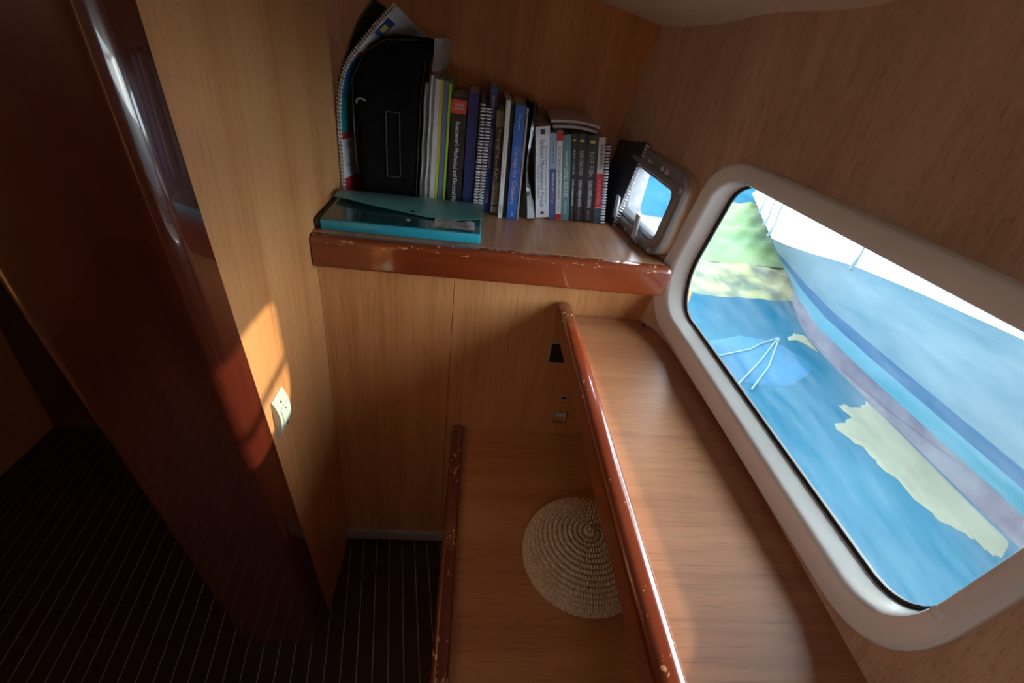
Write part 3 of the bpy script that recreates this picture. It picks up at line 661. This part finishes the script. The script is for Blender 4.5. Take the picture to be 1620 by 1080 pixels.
bm = nb(); tube(bm, [(-.333, 1.44, -.42), (-.337, 1.412, -.36), (-.337, 1.409, -.25), (-.336, 1.412, -.15), (-.30, 1.42, -.083), (-.25, 1.435, -.052), (-.17, 1.44, -.045)], .0018, 6)
tube(bm, [(-.170, 1.412, -.44), (-.165, 1.408, -.3), (-.158, 1.410, -.16), (-.148, 1.42, -.09)], .0018, 6)
obj('zip', bm, pbr('zip_black', (.02, .02, .022), .4), t)

# ------------------------------------------------------------------ chart atlases curving over the bag
def sweep_book(name, label, path, y0, depth, thick, cover, wire, bands, coil_n=0, yaw=(14, 34)):
    t = thing(name, (path[0][0], y0 + depth / 2, SH), label, 'book')
    # smooth path
    pts = []; P_ = [Vector((p[0], 0, p[1])) for p in path]
    for i in range(len(P_) - 1):
        a = P_[max(i - 1, 0)]; b = P_[i]; c = P_[i + 1]; d = P_[min(i + 2, len(P_) - 1)]
        for k in range(8):
            s = k / 8; pts.append(.5 * ((2 * b) + (c - a) * s + (2 * a - 5 * b + 4 * c - d) * s * s + (3 * b - a - 3 * c + d) * s ** 3))
    pts.append(P_[-1]); n = len(pts)
    nrm = []
    for i in range(n):
        tt = (pts[min(i + 1, n - 1)] - pts[max(i - 1, 0)]).normalized(); nrm.append(Vector((tt.z, 0, -tt.x)))   # faces right / down
    DV = []
    for i in range(n):
        q = i / (n - 1); a_ = math.radians(yaw[0] + (yaw[1] - yaw[0]) * max(0, (q - .35) / .65)); h_ = Vector((math.sin(a_), math.cos(a_), 0))
        tt = (pts[min(i + 1, n - 1)] - pts[max(i - 1, 0)]).normalized(); h_ = (h_ - tt * h_.dot(tt)).normalized(); DV.append(h_)
        nrm[i] = h_.cross(tt).normalized()
        if nrm[i].x < 0: nrm[i] = -nrm[i]
    O_ = Vector((0, y0, 0))
    def pt(i, o_, d_): return pts[i] + O_ + nrm[i] * o_ + DV[i] * (d_ - y0)
    def sl(o1, o2, ya, yb, i0=0, i1=n - 1):
        bm = nb(); loft(bm, [[pt(i, o1, ya), pt(i, o2, ya), pt(i, o2, yb), pt(i, o1, yb)] for i in range(i0, i1 + 1)]); return bm
    obj('pages', sl(-thick / 2, thick / 2, y0 + .002, y0 + depth), m_page, t)
    bmc = sl(thick / 2, thick / 2 + .0012, y0, y0 + depth); merge(bmc, sl(-thick / 2 - .0012, -thick / 2, y0, y0 + depth)); obj('cover', bmc, cover, t)
    for a, b, m in bands:
        obj('cover_print', sl(thick / 2 + .0012, thick / 2 + .0018, y0 + .003, y0 + depth - .003, int(a * (n - 1)), int(b * (n - 1))), m, t)
    if coil_n:
        bm = nb()
        for k in range(coil_n):
            s = (k + .5) / coil_n * (n - 1); i = min(int(s), n - 2); fr = s - i; c = pts[i].lerp(pts[i + 1], fr); nn = nrm[i]; r = thick / 2 + .004
            tube(bm, [c + nn * (math.cos(a) * r) + Vector((0, y0 - .001 + math.sin(a) * .0075, 0)) for a in [2 * PI * q / 10 for q in range(11)]], .0012, 5, False)
        obj('spiral_binding', bm, wire, t)
    return t, pts, nrm, DV, pt, sl
m_wred = pbr('red_print', (.42, .02, .04), .4, coat=.3); m_sea = noisy('sea_photo', (.01, .09, .35), (.02, .22, .45), (6, 6, 14), .35, coat=.4)
m_teal = noisy('shallows_photo', (.02, .25, .28), (.03, .34, .30), (20, 20, 20), .35, coat=.4); m_wlab = pbr('white_cover', (.60, .63, .66), .35, coat=.4)
t, pts, nrm, DV, pt, sl = sweep_book('chart_atlas', 'spiral bound chart guide with blue, teal, white and red cover bowed over the black bag',
    [(-.379, SH), (-.3785, -.40), (-.379, -.33), (-.3785, -.26), (-.372, -.19), (-.354, -.13), (-.326, -.088), (-.288, -.043), (-.252, -.005), (-.222, .022)], 1.42, .21, .006, m_wlab, m_wire,
    [(0, .10, m_wred), (.27, .30, m_wred), (.30, .44, m_teal), (.44, .66, m_sea), (.66, .685, m_wred)], 62)
n = len(pts)
for s, txt, L_, H_ in ((.245, 'Charts', .034, .013), (.205, 'and', .016, .009), (.165, 'Cruising Guide', .056, .013), (.125, 'Explorer', .028, .005)):
    i = int(s * (n - 1)); lettering(txt, t, pt(i, .0050, 1.42 + .040), DV[i], (pts[i + 1] - pts[i - 1]), L_, H_, m_blackp, 'title_lettering')
i = int(.85 * (n - 1)); obj('logo', sl(.0046, .0052, 1.428, 1.470, i - 4, i + 4), pbr('logo_blue', (.02, .06, .25), .4), t)
obj('logo', sl(.0054, .0058, 1.436, 1.460, i - 2, i + 1), m_gold, t)
sweep_book('chart_atlas', 'dark covered chart atlas curving up behind the spiral bound guide beside the left wall',
    [(-.3845, -.46), (-.3848, -.33), (-.3850, -.26), (-.3842, -.20), (-.372, -.14), (-.352, -.09), (-.325, -.03), (-.300, .005), (-.280, .030)], 1.447, .20, .003, noisy('dark_atlas', (.02, .035, .05), (.05, .05, .025), (14, 14, 14), .35, coat=.3), m_wire, [], 0)

# ------------------------------------------------------------------ teal document folder
t = thing('document_box', (-.17, 1.28, SH), 'teal plastic document wallet lying on the left end of the shelf', 'folder')
m_tf = pbr('teal_plastic', (.012, .30, .42), .32, coat=.4, trans=.0)
m_tt = pbr('teal_plastic_grey', (.11, .36, .40), .38, coat=.3)
bm = nb(); box(bm, (-.372, 1.153, SH), (.024, 1.395, SH + .026), .0035, 2); obj('body', bm, m_tf, t)
bm = nb(); box(bm, (-.370, 1.157, SH + .0262), (.021, 1.39, SH + .0270)); obj('top_sheet', bm, pbr('teal_film', (.02, .10, .125), .22, coat=.6), t)
bm = nb(); box(bm, (-.3855, 1.156, SH), (-.3725, 1.40, SH + .024), .004, 2); obj('gusset', bm, m_black, t)
bm = nb(); rows = []
edge = [(-.374, 1.300), (-.33, 1.285), (-.27, 1.262), (-.20, 1.250), (-.12, 1.230), (-.05, 1.222), (.0, 1.232), (.026, 1.236)]
for (xx, ye) in edge:
    r = []
    for k in range(9):
        s = k / 8; yv = 1.398 + (ye - 1.398) * s; zv = SH + .0285 + .010 * math.sin(PI * s * .8) + .004 * math.sin(xx * 14) * s + (.004 * s if xx > 0 else 0)
        r.append((xx, yv, zv))
    rows.append([Vector(p) for p in r] + [Vector(p) + Vector((0, 0, .0009)) for p in reversed(r)])
loft(bm, rows); obj('flap', bm, m_tt, t)
bm = nb(); disc(bm, (-.16, 1.252, SH + .033), (0, -.3, 1), .006, .002, 14); obj('press_stud', bm, m_black, t)
bm = nb(); disc(bm, (-.165, 1.205, SH + .0272), (0, 0, 1), .006, .002, 14); obj('press_stud', bm, m_grey, t)
bm = nb(); rows = []
for k in range(9):
    xx = -.098 + .105 * k / 8; rows.append([Vector((xx, 1.176, SH + .0275)), Vector((xx, 1.225 + .004 * math.sin(k), SH + .030 + .003 * math.sin(k * 2.1))), Vector((xx, 1.225 + .004 * math.sin(k), SH + .031 + .003 * math.sin(k * 2.1))), Vector((xx, 1.176, SH + .0285))])
loft(bm, rows); obj('card_pocket', bm, noisy('crumpled_film', (.30, .31, .31), (.50, .52, .52), (60, 60, 60), .25, coat=.5), t)

# ------------------------------------------------------------------ coiled basket
m_bask = noisy('palm_fibre', (.52, .38, .23), (.72, .55, .36), (140, 140, 140), .75, bump=.4, bscale=500)
bc = Vector((.342, .700, -1.098)); RB, HB = .152, .105
prof = []
for k in range(0, 261):
    s = k / 260; a = s * 1.72            # angle from the crown, past the widest point
    r = RB * math.sin(min(a, PI / 2)) ** .92 if a < PI / 2 else RB * (1 - .35 * (a - PI / 2) ** 1.5)
    z = HB * (.16 + .84 * math.cos(a)) if a < PI / 2 else HB * .16 - (a - PI / 2) * HB * 1.07
    prof.append(Vector((r, max(z, 0))))
Ls = [0]
for a, b in zip(prof, prof[1:]): Ls.append(Ls[-1] + (b - a).length)
pitch = .0122; NT = 540; rows = []
for i in range(0, 261):
    p = prof[i]; tn = (prof[min(i + 1, 260)] - prof[max(i - 1, 0)]); tn = Vector((tn.y * -1, tn.x)) * -1
    if tn.length < 1e-8: tn = Vector((0, 1))
    tn.normalize(); nv = Vector((abs(tn.x), tn.y if tn.y > 0 else -tn.y))
    row = []
    for j in range(NT):
        th = 2 * PI * j / NT; ph = (Ls[i] / pitch + th / (2 * PI)); fr = ph - math.floor(ph); coil_i = math.floor(ph)
        cir = max(1, round(2 * PI * (coil_i + .5) * pitch / .0080)); st = .5 + .5 * math.cos(th * cir + coil_i * 1.7)
        rid = math.sin(PI * fr) ** .55
        d = .0052 * rid - .0042 * (1 - rid) - .0030 * st * (1 if .1 < fr < .9 else .3)
        knob = .010 * math.exp(-(p.x / .012) ** 2)
        row.append(bc + Vector(((p.x + nv.x * d) * math.cos(th), (p.x + nv.x * d) * math.sin(th), max(p.y + nv.y * d + knob, .0005))))
    rows.append(row)
bm = nb(); loft(bm, rows)
obj('coiled_basket', bm, m_bask, label='round coiled natural fibre basket upside down on the low locker behind the rail', cat='basket')

# ------------------------------------------------------------------ outside
WZ = -1.5
m_water = noisy('harbour_water', (.006, .042, .072), (.012, .062, .096), (1.2, 1.2, 1), .3, bump=.5, bscale=4, spec=.0)
bm = nb(); box(bm, (.9, -12, WZ - .3), (60, 3.3, WZ)); box(bm, (-30, 3.3, WZ - .3), (60, 60, WZ))
obj('water', bm, m_water, smooth=False, kind='structure')
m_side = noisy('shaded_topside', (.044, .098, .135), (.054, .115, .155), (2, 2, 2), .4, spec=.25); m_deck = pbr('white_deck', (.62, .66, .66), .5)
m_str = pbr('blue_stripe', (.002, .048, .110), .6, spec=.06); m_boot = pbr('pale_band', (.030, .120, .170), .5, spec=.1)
m_anti = noisy('faded_antifouling', (.048, .050, .080), (.080, .092, .120), (5, 5, 5), .8, spec=.1)
boat = thing('moored_boat', (3.6, 1.5, WZ), 'moored boat outside the large window with bright white deck, pale side and dark blue stripe', 'boat')
# side outline: Y, x at waterline, sheer height, sheer x
ST = [(-3, 2.31, -.74, 2.30), (0, 2.31, -.77, 2.30), (1.54, 2.30, -.81, 2.30), (2.1, 2.30, -.87, 2.30), (2.56, 2.32, -.935, 2.31), (2.95, 2.44, -1.02, 2.32), (3.25, 2.60, -1.08, 2.335), (3.5, 2.72, -1.12, 2.37), (4.3, 3.0, -1.15, 2.70), (5.1, 3.3, -1.16, 3.02), (6.2, 4.2, -1.16, 3.9)]
def side(h0, h1):      # band between two heights (absolute z), clipped by the sheer
    bm = nb(); rows = []
    for (y, xw, zs_, xs_) in ST:
        f = lambda z: xw + (xs_ - xw) * (z - WZ) / (zs_ - WZ)
        za = min(h0, zs_ - .03); zb = min(h1, zs_)
        if h1 > -1: zb = zs_
        rows.append([Vector((f(za), y, za)), Vector((f(zb), y, zb)), Vector((f(zb) + .06, y, zb)), Vector((f(za) + .06, y, za))])
    loft(bm, rows); return bm
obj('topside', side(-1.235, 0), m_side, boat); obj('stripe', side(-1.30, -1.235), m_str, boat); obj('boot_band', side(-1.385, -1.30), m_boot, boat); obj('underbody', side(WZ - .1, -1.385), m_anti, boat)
bm = nb(); V0 = [bm.verts.new((xs_, y, zs_ + .002)) for (y, xw, zs_, xs_) in ST]; V1 = [bm.verts.new((8, y, zs_ + .04)) for (y, xw, zs_, xs_) in ST]
for i in range(len(ST) - 1): bm.faces.new((V0[i], V1[i], V1[i+1], V0[i+1]))
obj('deck', bm, m_deck, boat)
for (x_, y_, z_, h_) in ((2.318, 2.56, -.935, .40), (2.42, 3.62, -1.12, .40), (2.56, 3.95, -1.13, .40), (2.72, 4.35, -1.14, .40)):
    bm = nb(); tube(bm, [(x_, y_, z_ - .02), (x_, y_, z_ + .02), (x_ + .004, y_, z_ + .06), (x_, y_, z_ + h_)], [.022, .013, .007, .006], 10); obj('stanchion', bm, pbr('stanchion_metal', (.03, .07, .09), .5), boat)
# far bank
m_bank = noisy('bank_growth', (.035, .095, .035), (.085, .145, .045), (1.1, 2.5, 3), .9)
m_rock = noisy('shore_stones', (.035, .055, .035), (.15, .155, .07), (4, 4, 4), .9, lo=.4, hi=.6)
m_sand = noisy('pale_sand', (.085, .085, .078), (.115, .114, .105), (5, 5, 5), .9, spec=.0)
def hull_x(y):
    for a_, b_ in zip(ST, ST[1:]):
        if y <= b_[0]: return a_[1] + (b_[1] - a_[1]) * (y - a_[0]) / (b_[0] - a_[0]) - .015
    return 4
def ground(name, x0, x1, y0, y1, z0, z1, mat, nx, ny, amp, **k):
    bm = nb(); Gd = []
    for i in range(nx + 1):
        col = []
        for j in range(ny + 1):
            sx, sy = i / nx, j / ny; Y = y0 + (y1 - y0) * sy; xa = x0(Y) if callable(x0) else x0; xb = x1(Y) if callable(x1) else x1; X = xa + (xb - xa) * sx
            h = z0 + (z1 - z0) * sy ** .8 + amp * (math.sin(X * 9 + 2 * math.sin(Y * 5)) * math.sin(Y * 13 + X * 4) + .5 * math.sin(X * 31) * math.sin(Y * 27)) * min(1, sy * 4)
            if j == 0: Y += .04 * math.sin(X * 7) + .02 * math.sin(X * 17) if z0 < WZ else 0
            col.append(bm.verts.new((X, Y, h)))
        Gd.append(col)
    for i in range(nx):
        for j in range(ny): bm.faces.new((Gd[i][j], Gd[i+1][j], Gd[i+1][j+1], Gd[i][j+1]))
    return obj(name, bm, mat, **k)
ground('rocky_shore', lambda y: .50 * y, hull_x, 3.12, 3.70, WZ - .01, WZ + .06, m_rock, 60, 20, .015, label='band of yellowish shore stones where the water ends beyond the window', cat='shore', kind='stuff')
ground('green_bank', lambda y: .50 * y, hull_x, 3.71, 5.2, WZ + .06, WZ + .20, m_bank, 60, 30, .02, label='yellow green grassy bank above the shore stones outside', cat='bank', kind='stuff')
ground('sand_beach', .2, lambda y: .495 * y, 3.3, 4.9, WZ - .01, WZ + .04, m_sand, 40, 20, .006, label='pale sandy strip seen through the small port window', cat='sand', kind='stuff')
# patches on the water; the cream ones are painted as sunlit seabed
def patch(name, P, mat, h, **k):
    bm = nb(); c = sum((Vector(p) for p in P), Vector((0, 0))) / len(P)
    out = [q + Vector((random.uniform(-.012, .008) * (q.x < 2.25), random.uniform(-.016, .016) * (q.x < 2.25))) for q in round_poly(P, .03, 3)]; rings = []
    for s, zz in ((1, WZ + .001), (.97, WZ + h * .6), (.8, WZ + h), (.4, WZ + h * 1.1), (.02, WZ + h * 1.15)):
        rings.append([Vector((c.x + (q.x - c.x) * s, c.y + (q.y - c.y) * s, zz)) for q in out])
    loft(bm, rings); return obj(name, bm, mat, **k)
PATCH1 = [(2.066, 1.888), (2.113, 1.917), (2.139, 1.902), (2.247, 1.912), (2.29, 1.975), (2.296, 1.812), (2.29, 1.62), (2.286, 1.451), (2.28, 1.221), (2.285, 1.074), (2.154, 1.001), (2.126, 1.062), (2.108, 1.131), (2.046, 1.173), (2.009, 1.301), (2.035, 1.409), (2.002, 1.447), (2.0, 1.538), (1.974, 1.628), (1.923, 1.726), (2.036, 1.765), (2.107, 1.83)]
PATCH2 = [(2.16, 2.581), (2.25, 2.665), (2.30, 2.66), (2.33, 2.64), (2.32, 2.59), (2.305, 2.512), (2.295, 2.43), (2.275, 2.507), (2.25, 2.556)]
m_sunlit = noisy('sunlit_seabed_colour', (.062, .074, .050), (.078, .090, .062), (6, 6, 6), .8)  # sunlight on the sea bottom, put into the colour
patch('sunlit_seabed', PATCH1, m_sunlit, .006, label='long ragged cream patch painted as sunlit seabed beside the moored boat', cat='sun_patch')
patch('sunlit_seabed', PATCH2, m_sunlit, .006, label='small pale patch painted as sunlit seabed near the bow of the moored boat', cat='sun_patch')
t = thing('rope_reflection', (1.8, 2.3, WZ), 'three pale blue painted reflections of ropes fanning out over the water outside the large window', 'reflected_rope')  # light lines reflected in the water, put in as pale tubes
for p in ([(2.08, 2.57), (1.9, 2.47), (1.80, 2.40), (1.55, 2.30)], [(2.08, 2.57), (1.80, 2.27), (1.54, 2.02)], [(2.085, 2.565), (1.83, 2.22), (1.60, 1.98)]):
    bm = nb(); tube(bm, [(a, b, WZ + .012) for a, b in p], .006, 6); obj('reflected_strand', bm, pbr('pale_reflection', (.035, .10, .15), .6), t)
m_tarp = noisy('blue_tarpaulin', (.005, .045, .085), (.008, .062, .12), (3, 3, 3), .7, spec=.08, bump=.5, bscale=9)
patch('floating_tarpaulin', [(1.40, 2.35), (1.62, 2.50), (1.85, 2.58), (2.06, 2.52), (2.14, 2.36), (2.12, 2.22), (1.95, 2.08), (1.70, 2.02), (1.45, 2.10)], m_tarp, .008, label='bright blue sheet floating under the reflected ropes in the water', cat='tarpaulin')
# added sun blockers and shadow line, out of view (they shade the small port and cast the bar across the patch of sun)
for (y, lab) in ((1.40, 'unseen sun blocker added beside the hull, the one nearer the large window'), (1.66, 'unseen sun blocker added beside the hull, the one farther forward')):
    t = thing('sun_blocker', (1.245, y, -.37), lab, 'sun_blocker', 'added sun blockers beside the hull')
    bm = nb(); rings = []
    for k in range(13):
        a = PI * k / 12; r = .128 * math.sin(a) ** .35 if 0 < k < 12 else .02
        rings.append([Vector((1.245 + r * math.cos(q * PI / 10), y + r * math.sin(q * PI / 10), -.09 - .27 * math.cos(a))) for q in range(20)])
    loft(bm, rings); obj('body', bm, m_frame, t)
    bm = nb(); tube(bm, [(1.245, y, .175), (1.22, y, .6)], .006, 6); obj('lanyard', bm, m_white, t)
bm = nb(); tube(bm, [(1.1, y, -.285 + .10 * (y - 1.13)) for y in (-2, 0, 1, 2, 4)], .013, 10)  # added line, only there to throw the bar of shade
obj('bar_shadow_line', bm, m_frame, label='unseen white line added outside the hull to cast the bar of shade', cat='line')
